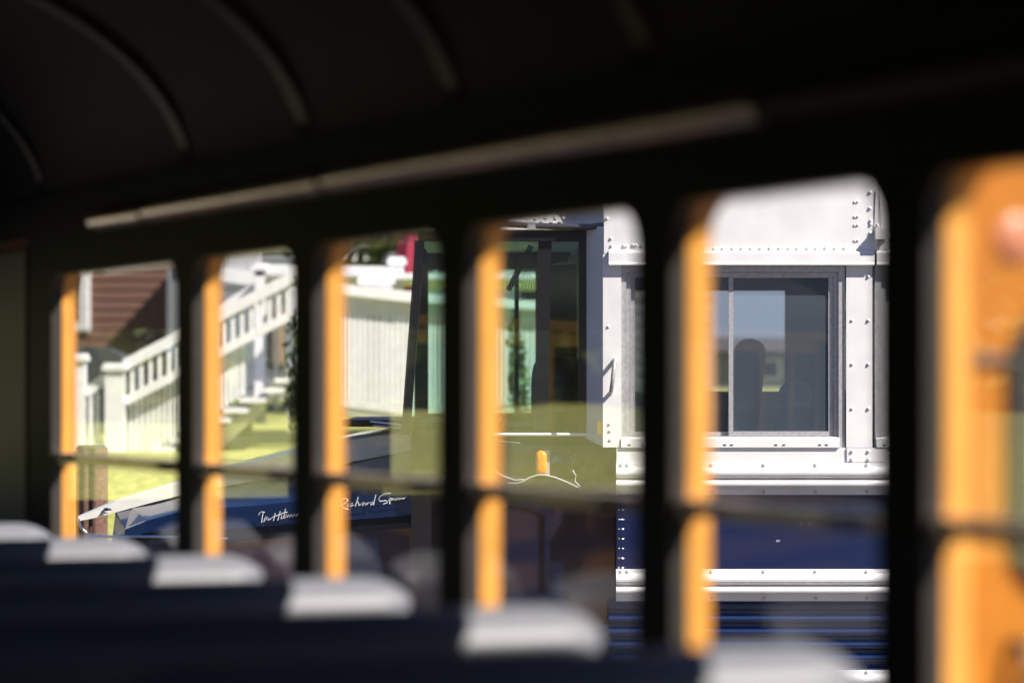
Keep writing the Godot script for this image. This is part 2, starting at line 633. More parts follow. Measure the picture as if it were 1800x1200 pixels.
func py(y: float) -> float:
	return EYE - (y - 675.0) / F * BODY

func white_bus():
	var base := Vector3(px(1400), 0, -BODY)
	var b := thing("painted_bus", "white bus with a navy lower half and navy hood, parked side on beyond the windows", "bus", base)
	var sh := -base                                   # parts are written in world coordinates
	var zf := -BODY
	var st := S()
	var right := 2450.0
	# --- side panels round the windows (pitch 450 px)
	st = S()
	bx(st, Vector3(px(1062), py(446), zf), Vector3(px(1545), py(318), zf - 0.03))
	done("upper_panel", st, M.white_paint, b, sh)
	st = S()
	bx(st, Vector3(px(1546.5), py(446), zf - 0.004), Vector3(px(right), py(318), zf - 0.03))
	done("upper_panel", st, M.white_paint, b, sh)
	# columns between the windows
	for e in [[1060, 1092], [1488, 1534], [1986, 2032], [2400, 2450]]:
		st = S()
		bx(st, Vector3(px(e[0]), py(786), zf + 0.002), Vector3(px(e[1]), py(447), zf - 0.05))
		done("window_column", st, M.white_paint, b, sh)
	# belt panel and the lower side
	st = S()
	bx(st, Vector3(px(1084), py(818), zf), Vector3(px(right), py(786.5), zf - 0.03))
	done("belt_panel", st, M.white_paint, b, sh)
	st = S()
	bx(st, Vector3(px(1084), py(1002), zf - 0.003), Vector3(px(right), py(856), zf - 0.03))
	done("navy_panel", st, M.navy_side, b, sh)
	# drip rails
	for e in [[1070, 1537], [1541, 2010], [2014, 2450]]:
		st = S()
		var z := zf
		along(st, [Vector2(z, py(440)), Vector2(z + 0.016, py(442)), Vector2(z + 0.02, py(445)), Vector2(z + 0.021, py(461)), Vector2(z + 0.025, py(464)), Vector2(z + 0.024, py(466.5)), Vector2(z, py(466.5))], px(e[0]), px(e[1]))
		done("drip_rail", st, M.white_paint, b, sh)
	# rub rails: two rounded ridges between flanges
	for y0 in [813.0, 1000.0, 1177.0, 1250.0]:
		st = S()
		var pr := []
		pr.append(Vector2(zf, py(y0)))
		pr.append(Vector2(zf + 0.006, py(y0 + 0.6)))
		pr.append(Vector2(zf + 0.007, py(y0 + 7)))
		for ridge in [[8.5, 27.0], [30.0, 44.0]]:
			for j in 9:
				var w := PI * j / 8.0
				var h: float = lerpf(ridge[0], ridge[1], 0.5 - 0.5 * cos(w))
				pr.append(Vector2(zf + 0.009 + 0.024 * pow(sin(w), 0.7), py(y0 + h)))
		pr.append(Vector2(zf + 0.008, py(y0 + 47)))
		pr.append(Vector2(zf + 0.004, py(y0 + 56)))
		pr.append(Vector2(zf, py(y0 + 56.5)))
		along(st, pr, px(1083), px(right))
		done("rub_rail", st, M.white_paint, b, sh)
	# ribbed navy skirt
	st = S()
	var rib := [Vector2(zf - 0.02, py(1056))]
	var y := 1057.0
	while y < 1250.0:
		for j in 13:
			var w := PI * j / 12.0
			rib.append(Vector2(zf - 0.012 + 0.016 * sin(w), py(y + 1.0 + 13.0 * (0.5 - 0.5 * cos(w)) + 1.0)))
		y += 23.0
	rib.append(Vector2(zf - 0.02, py(y)))
	st.set_smooth_group(0)
	along(st, rib, px(1070), px(right), false)
	done("ribbed_skirt", st, M.navy_side, b, sh)
	st = S()
	bx(st, Vector3(px(1084), py(1560), zf - 0.01), Vector3(px(right), py(1300), zf - 0.03))
	done("bottom_skirt", st, M.navy_paint, b, sh)
	# rivets, joined by rows
	st = S()
	var x := 1190.0
	while x < 1490.0:
		dome(st, Vector3(px(x + rng.randf_range(-0.6, 0.6)), py(437 + rng.randf_range(-0.5, 0.5)), zf), 0.0066, 0.0058)
		x += 16.4
	for p in [[1097, 432], [1101, 432], [1113, 431], [1118, 431], [1129, 431], [1074, 419], [1075, 432], [1067, 384], [1560, 437], [1580, 437], [1600, 437]]:
		dome(st, Vector3(px(p[0]), py(p[1]), zf), 0.0066, 0.0058)
	for yy in [356, 382, 397, 424, 440]:
		dome(st, Vector3(px(1503), py(yy - 1), zf), 0.006, 0.004)
		dome(st, Vector3(px(1508), py(yy - 2), zf), 0.006, 0.005)
	for yy in [338, 366, 388, 394, 410]:
		dome(st, Vector3(px(1529.5 + fmod(yy * 0.7, 2.0)), py(yy), zf), 0.0068, 0.0064)
	dome(st, Vector3(px(1543), py(396), zf), 0.0068, 0.0064)
	for yy in [486, 563, 640, 718]:
		dome(st, Vector3(px(1527), py(yy), zf + 0.002), 0.0068, 0.0064)
		if yy > 500:
			dome(st, Vector3(px(1498), py(yy), zf + 0.002), 0.0062, 0.005)
	for yy in [574, 745, 757, 773]:
		dome(st, Vector3(px(1068 + fmod(yy * 1.3, 5.0)), py(yy), zf + 0.002), 0.006, 0.005)
	for p in [[1498, 793], [1527, 793], [1498, 807], [1527, 807]]:
		dome(st, Vector3(px(p[0]), py(p[1]), zf + 0.005), 0.0068, 0.0064)
	var rv := done("rivets", st, M.white_paint, b, sh)
	rv.set_meta("kind", "stuff")
	st = S()
	for yy in range(896, 1000, 17):
		for xx in [1088, 1094, 1096]:
			dome(st, Vector3(px(xx), py(yy), zf - 0.003), 0.0035, 0.003, 6)
	for p in [[1366, 951], [1370, 951], [1408, 921], [1424, 921]]:
		dome(st, Vector3(px(p[0]), py(p[1]), zf - 0.003), 0.0045, 0.003, 6)
	rv = done("small_rivets", st, M.chrome, b, sh)
	rv.set_meta("kind", "stuff")
	# bolts on the rails
	for y0 in [813.0, 1000.0, 1177.0]:
		for xx in [1092, 1103, 1251, 1343, 1434, 1524]:
			st = S()
			dome(st, Vector3(px(xx), py(y0 + 4.5), zf + 0.007), 0.0075, 0.006)
			done("bolt", st, M.aluminium, b, sh)
			if xx > 1200:
				st = S()
				dome(st, Vector3(px(xx), py(y0 + 51), zf + 0.007), 0.0065, 0.005)
				done("bolt", st, M.aluminium, b, sh)
	# joint plate
	st = S()
	bx(st, Vector3(px(1489), py(812), zf), Vector3(px(1560), py(787), zf + 0.005))
	done("joint_plate", st, M.white_paint, b, sh)
	# bracket at the right of the panel with its cable
	st = S()
	bx(st, Vector3(px(1537), py(421), zf), Vector3(px(1560), py(403), zf + 0.05))
	var br := done("roof_bracket", st, M.white_paint, b, sh)
	st = S()
	tube(st, [Vector3(px(1548), py(402), zf + 0.015), Vector3(px(1547), py(370), zf + 0.012), Vector3(px(1545), py(330), zf + 0.008)], 0.002, 6)
	done("cable", st, M.aluminium, br)
	# --- windows
	for k in 3:
		side_window(b, sh, [1090.0, 1539.0, 2036.0][k], [1486.0, 1984.0, 2398.0][k], zf)
	# --- roof, far side, floor, inside lining
	st = S()
	var rows := []
	for xx in [1062.0, right]:
		var row := []
		for j in 17:
			var w := PI * j / 16.0
			row.append(Vector3(px(xx), py(318) + 0.42 * pow(sin(w), 0.8), zf - 1.2 + 1.2 * cos(w)))
		rows.append(row)
	sheet(st, rows)
	done("roof", st, M.white_paint, b, sh)
	st = S()
	bx(st, Vector3(px(1062), py(480), zf - 2.37), Vector3(px(right), py(318), zf - 2.4))
	bx(st, Vector3(px(1062), py(1560), zf - 2.37), Vector3(px(right), py(690), zf - 2.4))
	for e in [[1062, 1100], [1471, 1700], [1990, 2040], [2410, 2450]]:
		bx(st, Vector3(px(e[0]), py(690), zf - 2.37), Vector3(px(e[1]), py(480), zf - 2.4))
	done("far_side", st, M.bus_lining, b, sh)
	st = S()
	bx(st, Vector3(px(1062), py(1100), zf - 0.04), Vector3(px(right), py(1120), zf - 2.36))
	done("floor", st, M.bus_lining, b, sh)
	st = S()
	bx(st, Vector3(px(right), py(1300), zf - 0.04), Vector3(px(right + 10), py(318), zf - 2.36))
	done("rear_wall", st, M.white_paint, b, sh)
	# seats inside, as their tops show through the glass
	for e in [[1352, 590, 0.9], [1245, 652, 1.7], [1425, 668, 0.6], [1700, 620, 0.7]]:
		st = S()
		var c := Vector3(px(e[0]), py(e[1]), zf - e[2])
		slab(st, rounded(-0.22, 0.22, -0.75, 0.0, 0.11), 0.13, 0.06, Transform3D(Basis(Vector3(0, 1, 0), 1.5) * Basis(Vector3(1, 0, 0), 0.12), c))
		done("inside_seat", st, M.bus_lining, b, sh)
	cab(b, sh, zf)
	hood(b, sh)

func frame_of(x0: float, x1: float, y0: float, y1: float, t: float) -> Array:   # four bars, in pixels
	return [[x0, x1, y0, y0 + t], [x0, x1, y1 - t, y1], [x0, x0 + t, y0 + t, y1 - t], [x1 - t, x1, y0 + t, y1 - t]]

func side_window(b: Node3D, sh: Vector3, x0: float, x1: float, zf: float):
	var st := S()
	for e in frame_of(x0, x1, 467, 786, 11):
		bx(st, Vector3(px(e[0]), py(e[2]), zf - 0.006), Vector3(px(e[1]), py(e[3]), zf - 0.06))
	var w := done("window", st, M.aluminium, b, sh)
	st = S()                                   # second step of the frame
	for e in frame_of(x0 + 11.5, x1 - 11.5, 478.5, 774, 8):
		bx(st, Vector3(px(e[0]), py(e[2]), zf - 0.018), Vector3(px(e[1]), py(e[3]), zf - 0.058))
	done("inner_frame", st, M.aluminium, w)
	var mid := x0 + (x1 - x0) * 0.50
	st = S()                                   # fixed and sliding sash
	for e in frame_of(mid - 6, x1 - 20, 480, 766, 8):
		bx(st, Vector3(px(e[0]), py(e[2]), zf - 0.024), Vector3(px(e[1]), py(e[3]), zf - 0.036))
	done("sliding_sash", st, M.aluminium, w)
	st = S()
	for e in frame_of(x0 + 20, mid + 2, 480, 766, 7):
		bx(st, Vector3(px(e[0]), py(e[2]), zf - 0.040), Vector3(px(e[1]), py(e[3]), zf - 0.052))
	done("fixed_sash", st, M.aluminium, w)
	for e in [[mid, x1 - 26, zf - 0.030], [x0 + 25, mid, zf - 0.046]]:
		st = S()
		q(st, Vector3(px(e[0]), py(762), e[2]), Vector3(px(e[1]), py(762), e[2]), Vector3(px(e[1]), py(484), e[2]), Vector3(px(e[0]), py(484), e[2]))
		done("pane", st, M.side_glass, w)
	st = S()                                   # sloping sill with weep holes
	along(st, [Vector2(zf - 0.012, py(768)), Vector2(zf + 0.006, py(771)), Vector2(zf + 0.008, py(786)), Vector2(zf + 0.0, py(786.4))], px(x0 + 2), px(x1 - 10))
	done("sill", st, M.white_paint, w)
	for xx in [x0 + 112, x0 + 184, x0 + 196, x0 + 274, x0 + 288, x0 + 351, x0 + 363, x0 + 16, x0 + 40]:
		st = S()
		bx(st, Vector3(px(xx - 2.4), py(783), zf + 0.005), Vector3(px(xx + 2.4), py(780.6), zf + 0.0088))
		done("weep_hole", st, M.wood_top, w)

func cab(b: Node3D, sh: Vector3, zf: float):
	var zc := zf - 0.11
	var d := BODY + 0.11
	var c := func(x: float, y: float, z := 0.0): return at(x, y, d) + Vector3(0, 0, z)
	var st := S()
	# tapering panel between the body and the driver's window, in the shade
	q(st, c.call(1029, 770), Vector3(px(1062), py(786), zf + 0.001), Vector3(px(1062), py(398), zf + 0.001), c.call(1029, 398))
	done("taper_panel", st, M.white_paint, b, sh)
	st = S()                                    # cab roof above the gutter
	rowroof(st, c)
	done("cab_roof", st, M.white_paint, b, sh)
	st = S()
	for p in [[975, 385], [990, 384], [1003, 384], [1010, 384], [958, 384], [940, 386]]:
		dome(st, c.call(p[0], p[1], 0.028), 0.007, 0.006)
	var rv := done("cab_rivets", st, M.white_paint, b, sh)
	rv.set_meta("kind", "stuff")
	st = S()
	tube(st, [c.call(700, 396, 0.05), c.call(870, 393, 0.05), c.call(935, 398, 0.05), c.call(1035, 400, 0.05), c.call(1062, 397, 0.07)], 0.012, 10)
	var g := done("gutter_tube", st, M.grey_tube, b, sh)
	st = S()
	bx(st, c.call(927, 404, 0.055), c.call(941, 392, 0.068))
	done("gutter_clip", st, M.aluminium, g)
	# black frames of the driver's window and the quarter glass
	st = S()
	for e in [[735, 1030, 405, 424], [735, 1030, 757, 768], [1017, 1030, 424, 757]]:
		bx(st, c.call(e[0], e[2], 0.01), c.call(e[1], e[3], -0.03))
	done("window_frame", st, M.black_frame, b, sh)
	st = S()
	beam(st, c.call(958, 424, 0.0), c.call(951, 757, 0.0), 0.05, 0.045)
	done("frame_bar", st, M.black_frame, b, sh)
	st = S()
	beam(st, c.call(738, 424, 0.0), c.call(713, 764, 0.0), 0.034, 0.06)
	done("windscreen_pillar", st, M.black_frame, b, sh)
	for e in [[[716, 757], [950, 757], [957, 424], [739, 424]], [[953, 757], [1018, 757], [1018, 424], [960, 424]]]:
		st = S()
		var f := []
		for z in [0.0, -0.005]:
			for p in e:
				f.append(c.call(p[0], p[1], z - 0.012))
		q(st, f[0], f[1], f[2], f[3])
		q(st, f[5], f[4], f[7], f[6])
		for k in 4:
			var l := (k + 1) % 4
			q(st, f[4 + k], f[4 + l], f[l], f[k])
		done("tinted_pane", st, M.green_glass, b, sh)
	# far side of the cab: door with tall black leaves
	st = S()
	for e in [[700, 728], [905, 914], [948, 1070]]:
		bx(st, c.call(e[0], 768, -2.1), c.call(e[1], 405, -2.14))
	bx(st, c.call(700, 1200, -2.1), c.call(1070, 735, -2.14))
	bx(st, c.call(700, 440, -2.1), c.call(1070, 380, -2.14))
	done("entry_door", st, M.black_frame, b, sh)
	# dashboard, driver's seat, fan and its arm
	st = S()
	bx(st, c.call(722, 1000, -0.05), c.call(880, 742, -2.08))
	bx(st, c.call(880, 1000, -0.05), c.call(950, 750, -2.08))
	done("dashboard", st, M.black_frame, b, sh)
	st = S()
	slab(st, rounded(-0.24, 0.24, -0.7, 0.0, 0.1), 0.16, 0.06, Transform3D(Basis(Vector3(0, 1, 0), PI / 2 - 0.15), c.call(985, 622, -0.55)))
	bx(st, c.call(962, 900, -0.3), c.call(1040, 700, -0.8))
	done("driver_seat", st, M.black_frame, b, sh)
	st = S()
	bx(st, c.call(1030, 1000, -0.3), c.call(1034, 400, -2.06))
	done("cab_partition", st, M.black_frame, b, sh)
	st = S()
	beam(st, c.call(893, 505, -0.4), c.call(935, 424, -0.4), 0.022, 0.02)
	done("fan_arm", st, M.black_frame, b, sh)
	st = S()
	for j in 6:
		var pts := []
		for k in 25:
			var w := TAU * k / 24
			var rr := 0.072 * (1.0 - j * 0.15)
			pts.append(c.call(912, 497, -0.4) + Vector3(cos(w) * rr, sin(w) * rr * 0.75, 0.05 * sqrt(maxf(0.0, 1.0 - pow(1.0 - j * 0.15, 2.0)))))
		tube(st, pts, 0.0012, 4)
	done("fan_cage", st, M.aluminium, b, sh)
	st = S()                                    # inside mirror and sun flap near the top of the window
	q(st, c.call(1000, 453, -0.5), c.call(1018, 452, -0.5), c.call(1018, 426, -0.5), c.call(1012, 428, -0.5))
	q(st, c.call(965, 458, -0.5), c.call(1018, 456, -0.5), c.call(1018, 452, -0.5), c.call(990, 452, -0.5))
	done("inside_mirror", st, M.aluminium, b, sh)
	# ledges and hinges at the foot of the window
	st = S()
	tube(st, [c.call(868, 763.5, 0.04), c.call(1030, 763.5, 0.04), c.call(1045, 765, 0.045)], 0.0065, 8)
	done("window_ledge", st, M.white_paint, b, sh)
	st = S()
	tube(st, [c.call(868, 774.5, 0.03), c.call(915, 778, 0.03)], 0.004, 8, 0.002)
	done("ledge_wire", st, M.white_paint, b, sh)
	st = S()
	bx(st, Vector3(px(1050), py(763), zf), Vector3(px(1058), py(740), zf + 0.015))
	done("door_hinge", st, mat("brass", lin(0.5, 0.36, 0.12), 0.35, 0.8), b, sh)
	# handle strap that throws two slanting shadows
	st = S()
	tube(st, [Vector3(px(1081), py(632), zf), Vector3(px(1080), py(636), zf + 0.05), Vector3(px(1078), py(650), zf + 0.06), Vector3(px(1076), py(672), zf + 0.06), Vector3(px(1074), py(686), zf + 0.05), Vector3(px(1074), py(690), zf)], 0.008, 8)
	done("grab_handle", st, M.aluminium, b, sh)
	# navy cowl below the window, back to the body
	st = S()
	bx(st, c.call(800, 1500, 0.0), c.call(1084, 783, -0.04))
	done("cowl_side", st, M.navy_paint, b, sh)
	st = S()
	q(st, c.call(860, 783, 0.001), c.call(1075, 783, 0.001), c.call(1075, 768, -0.03), c.call(860, 768, -0.03))
	done("cowl_top", st, M.navy_paint, b, sh)
	# raised pressings beside the lamp
	for e in [[[964, 811], [1012, 809], [1004, 797], [962, 794]], [[1012, 834], [1062, 836], [1052, 825], [1027, 811]]]:
		st = S()
		var lo := []
		var hi := []
		for p in e:
			lo.append(c.call(p[0], p[1], 0.0))
			hi.append(c.call(p[0], p[1] + 3, 0.03 if p[1] > 805 else 0.012))
		q(st, hi[0], hi[1], hi[2], hi[3])
		for k in 4:
			var l := (k + 1) % 4
			q(st, lo[k], lo[l], hi[l], hi[k])
		done("pressing", st, M.navy_paint, b, sh)
	st = S()                                    # door seam
	bx(st, c.call(957, 1030, 0.001), c.call(967, 905, 0.012))
	done("door_seam", st, M.navy_paint, b, sh)
	# amber marker lamp
	st = S()
	slab(st, rounded(-0.022, 0.022, -0.047, 0.047, 0.021), 0.06, 0.018, Transform3D(Basis(), c.call(951, 813, 0.03)), 5)
	var lamp := done("marker_lamp", st, M.amber_lens, b, sh)
	st = S()
	bx(st, c.call(957, 836, 0.0), c.call(966, 791, 0.035))
	done("lamp_housing", st, M.aluminium, lamp)
	st = S()
	var wire := []
	for p in [[893, 848], [905, 849], [918, 846], [932, 838], [945, 834], [958, 834], [975, 838], [995, 846], [1016, 856]]:
		wire.append(c.call(p[0], p[1], 0.06))
	tube(st, wire, 0.0028, 6)
	done("lamp_cable", st, M.lettering, b, sh)
	st = S()
	wire = []
	for p in [[852, 812], [868, 826], [885, 836], [905, 843], [922, 842]]:
		wire.append(c.call(p[0], p[1], 0.05))
	tube(st, wire, 0.0022, 6)
	done("lamp_cable", st, M.lettering, b, sh)
	st = S()
	tube(st, [c.call(1006, 826, 0.05), c.call(1012, 835, 0.055), c.call(1010, 845, 0.05), c.call(1019, 854, 0.05)], 0.004, 6, 0.002)
	done("cable_clip", st, M.lettering, b, sh)
	# dark wheel arch and tyre under the fender
	st = S()
	var hub: Vector3 = at(640, 1420, BODY + 0.2)
	tube(st, [hub, hub + Vector3(0, 0, -0.3)], 0.5, 32)
	done("front_wheel", st, M.rubber, b, sh)
	st = S()
	hub = Vector3(px(2050), 0.5, zf - 0.08)
	tube(st, [hub, hub + Vector3(0, 0, -0.3)], 0.5, 32)
	done("rear_wheel", st, M.rubber, b, sh)

func rowroof(st: SurfaceTool, c: Callable):
	var rows := []
	for e in [[728.0, 408.0, 320.0], [735.0, 405.0, 318.0], [1061.0, 403.0, 316.0]]:
		var row := []
		var lo: Vector3 = c.call(e[0], e[1])
		var hi: Vector3 = c.call(e[0], e[2])
		for j in 13:
			var w := PI / 2 * j / 12.0
			row.append(Vector3(lo.x, lerpf(lo.y, hi.y, sin(w)), lo.z + 0.025 - 0.5 * (1.0 - cos(w))))
		for j in 12:
			row.append(Vector3(lo.x, hi.y - 0.02 * j / 12.0, lo.z - 0.5 - 1.6 * (j + 1) / 12.0))
		rows.append(row)
	rows.reverse()
	sheet(st, rows)
	# underside of the overhang
	var a: Vector3 = c.call(728, 408, 0.02)
	var e2: Vector3 = c.call(1061, 404, 0.02)
	q(st, a, e2, Vector3(e2.x, e2.y, e2.z - 2.1), Vector3(a.x, a.y, a.z - 2.1))

func hood(b: Node3D, sh: Vector3):
	# stations along the hood: photograph x, top of the lid, foot of the lid, edge of the fender, bottom
	var stations := [[186.0, 884.0, 903.0, 948.0], [215.0, 874.0, 896.0, 930.0], [255.0, 863.0, 888.0, 914.0], [310.0, 846.0, 874.0, 899.0], [370.0, 829.0, 860.0, 892.0], [450.0, 806.0, 846.0, 886.0], [530.0, 785.0, 838.0, 878.0], [620.0, 766.0, 812.0, 850.0], [720.0, 750.0, 792.0, 828.0], [830.0, 745.0, 785.0, 815.0]]
	var dz := BODY + 0.22
	var st := S()
	var rows := []
	for s in stations:
		var row := []
		var x: float = at(s[0], 675, dz).x
		var h := func(v: float): return EYE - (v - 675.0) / F * dz
		var nose: float = clampf((260.0 - s[0]) / 80.0, 0.0, 1.0)
		var zn: float = -dz - 0.22 * nose * nose
		var foot: float = h.call(s[2])
		var edge: float = h.call(s[3])
		var crease: float = minf(edge - 0.02, h.call(lerpf(s[3] + 22.0, 905.0 + (720.0 - s[0]) * 0.075, clampf((s[0] - 250.0) / 100.0, 0, 1))))
		row.append(Vector3(x, h.call(1300), zn - 0.02))
		row.append(Vector3(x, h.call(1060), zn + 0.01))
		row.append(Vector3(x, crease - 0.05, zn - 0.015))
		row.append(Vector3(x, crease - 0.028, zn - 0.004))
		row.append(Vector3(x, crease, zn + 0.03))
		row.append(Vector3(x, crease + 0.004, zn + 0.028))
		row.append(Vector3(x, edge - 0.015, zn + 0.006))
		row.append(Vector3(x, edge - 0.004, zn - 0.004))
		row.append(Vector3(x, edge, zn - 0.02))
		row.append(Vector3(x, foot, -dz - 0.30))
		row.append(Vector3(x, foot - 0.01, -dz - 1.6))
		row.append(Vector3(x, edge - 0.1, -dz - 1.9))
		row.append(Vector3(x, h.call(1300), -dz - 1.9))
		rows.append(row)
	rows.reverse()
	sheet(st, rows, false)
	# front face
	for k in rows[-1].size() / 2:
		var r: Array = rows[-1]
		var n := r.size() - 1
		q(st, r[n - k], r[k], r[k + 1], r[n - k - 1])
	done("fender", st, M.navy_paint, b, sh)
	# pale lid with its own thickness, overhanging the nose
	var lid := [[136.0, 906.0, 917.0], [160.0, 896.0, 912.0], [200.0, 879.0, 902.0], [255.0, 863.0, 887.0], [310.0, 846.0, 873.0], [370.0, 829.0, 860.0], [450.0, 806.0, 846.0], [530.0, 785.0, 838.0], [620.0, 766.0, 812.0], [720.0, 752.0, 793.0], [830.0, 748.0, 786.0]]
	st = S()
	rows = []
	for s in lid:
		var row := []
		var z := dz + 0.28
		var x: float = at(s[0], 675, z).x
		var h := func(v: float): return EYE - (v - 675.0) / F * z
		row.append(Vector3(x, h.call(s[2]), -z - 1.3))
		row.append(Vector3(x, h.call(s[2]), -z - 0.02))
		row.append(Vector3(x, h.call(s[2]) + 0.002, -z))
		row.append(Vector3(x, h.call(lerpf(s[2], s[1], 0.85)), -z - 0.004))
		row.append(Vector3(x, h.call(s[1]), -z - 0.03))
		row.append(Vector3(x, h.call(s[1]) + 0.006, -z - 0.65))
		row.append(Vector3(x, h.call(s[1]), -z - 1.3))
		rows.append(row)
	rows.reverse()
	sheet(st, rows, false)
	var e: Array = rows[-1]
	q(st, e[0], e[1], e[4], e[6])
	done("hood_lid", st, M.cream_paint, b, sh)
	st = S()
	var t := dz + 0.275
	q(st, at(178, 900, t), at(195, 896, t), at(186, 892, t), at(182, 893, t))
	tube(st, [at(178, 900, t - 0.01), at(186, 893, t - 0.01), at(195, 896, t - 0.01)], 0.004, 6)
	done("hood_catch", st, M.chrome, b, sh)
	# dark cowl strip with the wiper at the foot of the windscreen
	st = S()
	bx(st, at(600, 750, dz + 0.25), at(728, 738, dz + 0.25) + Vector3(0, 0, -1.4))
	done("cowl_strip", st, M.black_frame, b, sh)
	st = S()
	tube(st, [at(650, 741, dz + 0.2), at(700, 746, dz + 0.2), at(735, 757, dz + 0.2)], 0.006, 6)
	tube(st, [at(655, 748, dz + 0.2), at(700, 752, dz + 0.2), at(745, 760, dz + 0.2)], 0.004, 6)
	done("wiper", st, M.chrome, b, sh)
	# chrome guard rod round the nose
	st = S()
	var rod := []
	for p in [[137, 912], [139, 922], [145, 931], [153, 938], [163, 942], [180, 943], [240, 943], [320, 943.5], [400, 946]]:
		rod.append(at(p[0], p[1], BODY + 0.1))
	tube(st, rod, 0.0052, 8)
	var guard := done("guard_rod", st, M.chrome, b, sh)
	for xx in [163.0, 176.0]:
		st = S()
		tube(st, [at(xx - 3, 942.2, BODY + 0.1), at(xx + 3, 942.8, BODY + 0.1)], 0.0085, 10)
		done("ferrule", st, M.chrome, guard)
	# names painted in white script along the fender
	var z := BODY + 0.175
	var first := [[[85, 330], [95, 308], [120, 296], [150, 303]], [[132, 300], [122, 350], [116, 410]], [[140, 400], [150, 362], [160, 345], [163, 385], [182, 350], [188, 386], [222, 362]], [[258, 308], [250, 350], [240, 390]], [[312, 288], [298, 340], [286, 386]], [[228, 356], [280, 335], [332, 316]], [[328, 330], [320, 372], [338, 360]], [[368, 262], [356, 320], [346, 366], [360, 358]], [[330, 312], [390, 300]], [[362, 360], [382, 325], [386, 357], [404, 324], [412, 354], [430, 322], [444, 348], [468, 318], [480, 340], [515, 303]]]
	var second := [[[895, 222], [915, 190], [960, 160], [1005, 155], [1026, 168], [1010, 198], [950, 226]], [[962, 168], [945, 220], [922, 276]], [[948, 226], [985, 258], [1036, 270]], [[1030, 208], [1014, 240], [1040, 232]], [[1036, 182], [1040, 179]], [[1078, 204], [1054, 214], [1056, 238], [1088, 224]], [[1136, 138], [1120, 190], [1104, 238]], [[1112, 212], [1138, 194], [1142, 232], [1164, 216]], [[1198, 196], [1172, 208], [1180, 232], [1206, 202], [1206, 230], [1222, 202]], [[1222, 202], [1228, 226], [1238, 200], [1258, 200]], [[1290, 190], [1262, 204], [1270, 226], [1300, 200]], [[1322, 112], [1308, 170], [1296, 226]], [[1482, 100], [1420, 104], [1370, 132], [1350, 160], [1366, 186], [1430, 178], [1446, 196], [1400, 216]], [[1450, 182], [1470, 148], [1468, 214]], [[1470, 150], [1492, 156], [1486, 180], [1510, 152], [1514, 178], [1532, 152], [1536, 176], [1560, 148], [1572, 170], [1592, 146], [1604, 164], [1650, 134]]]
	for e2 in [["painted_name", first], ["painted_name", second]]:
		st = S()
		for stroke in e2[1]:
			var pts := []
			for p in stroke:
				pts.append(at(440 + p[0] / 6.0, 850 + p[1] / 6.0, z))
			tube(st, pts, 0.0021, 5)
		done(e2[0], st, M.lettering, b, sh)

# ---------------------------------------------------------------- houses
func boards(st: SurfaceTool, a: Vector3, w: float, h: float, each: float):   # lapped siding on a wall that faces +z
	var k := 0
	while k * each < h:
		var y := a.y + k * each
		var t := minf(each, a.y + h - y)
		q(st, Vector3(a.x, y, a.z + 0.016), Vector3(a.x + w, y, a.z + 0.016), Vector3(a.x + w, y + t, a.z), Vector3(a.x, y + t, a.z))
		q(st, Vector3(a.x, y, a.z), Vector3(a.x + w, y, a.z), Vector3(a.x + w, y, a.z + 0.016), Vector3(a.x, y, a.z + 0.016))
		k += 1

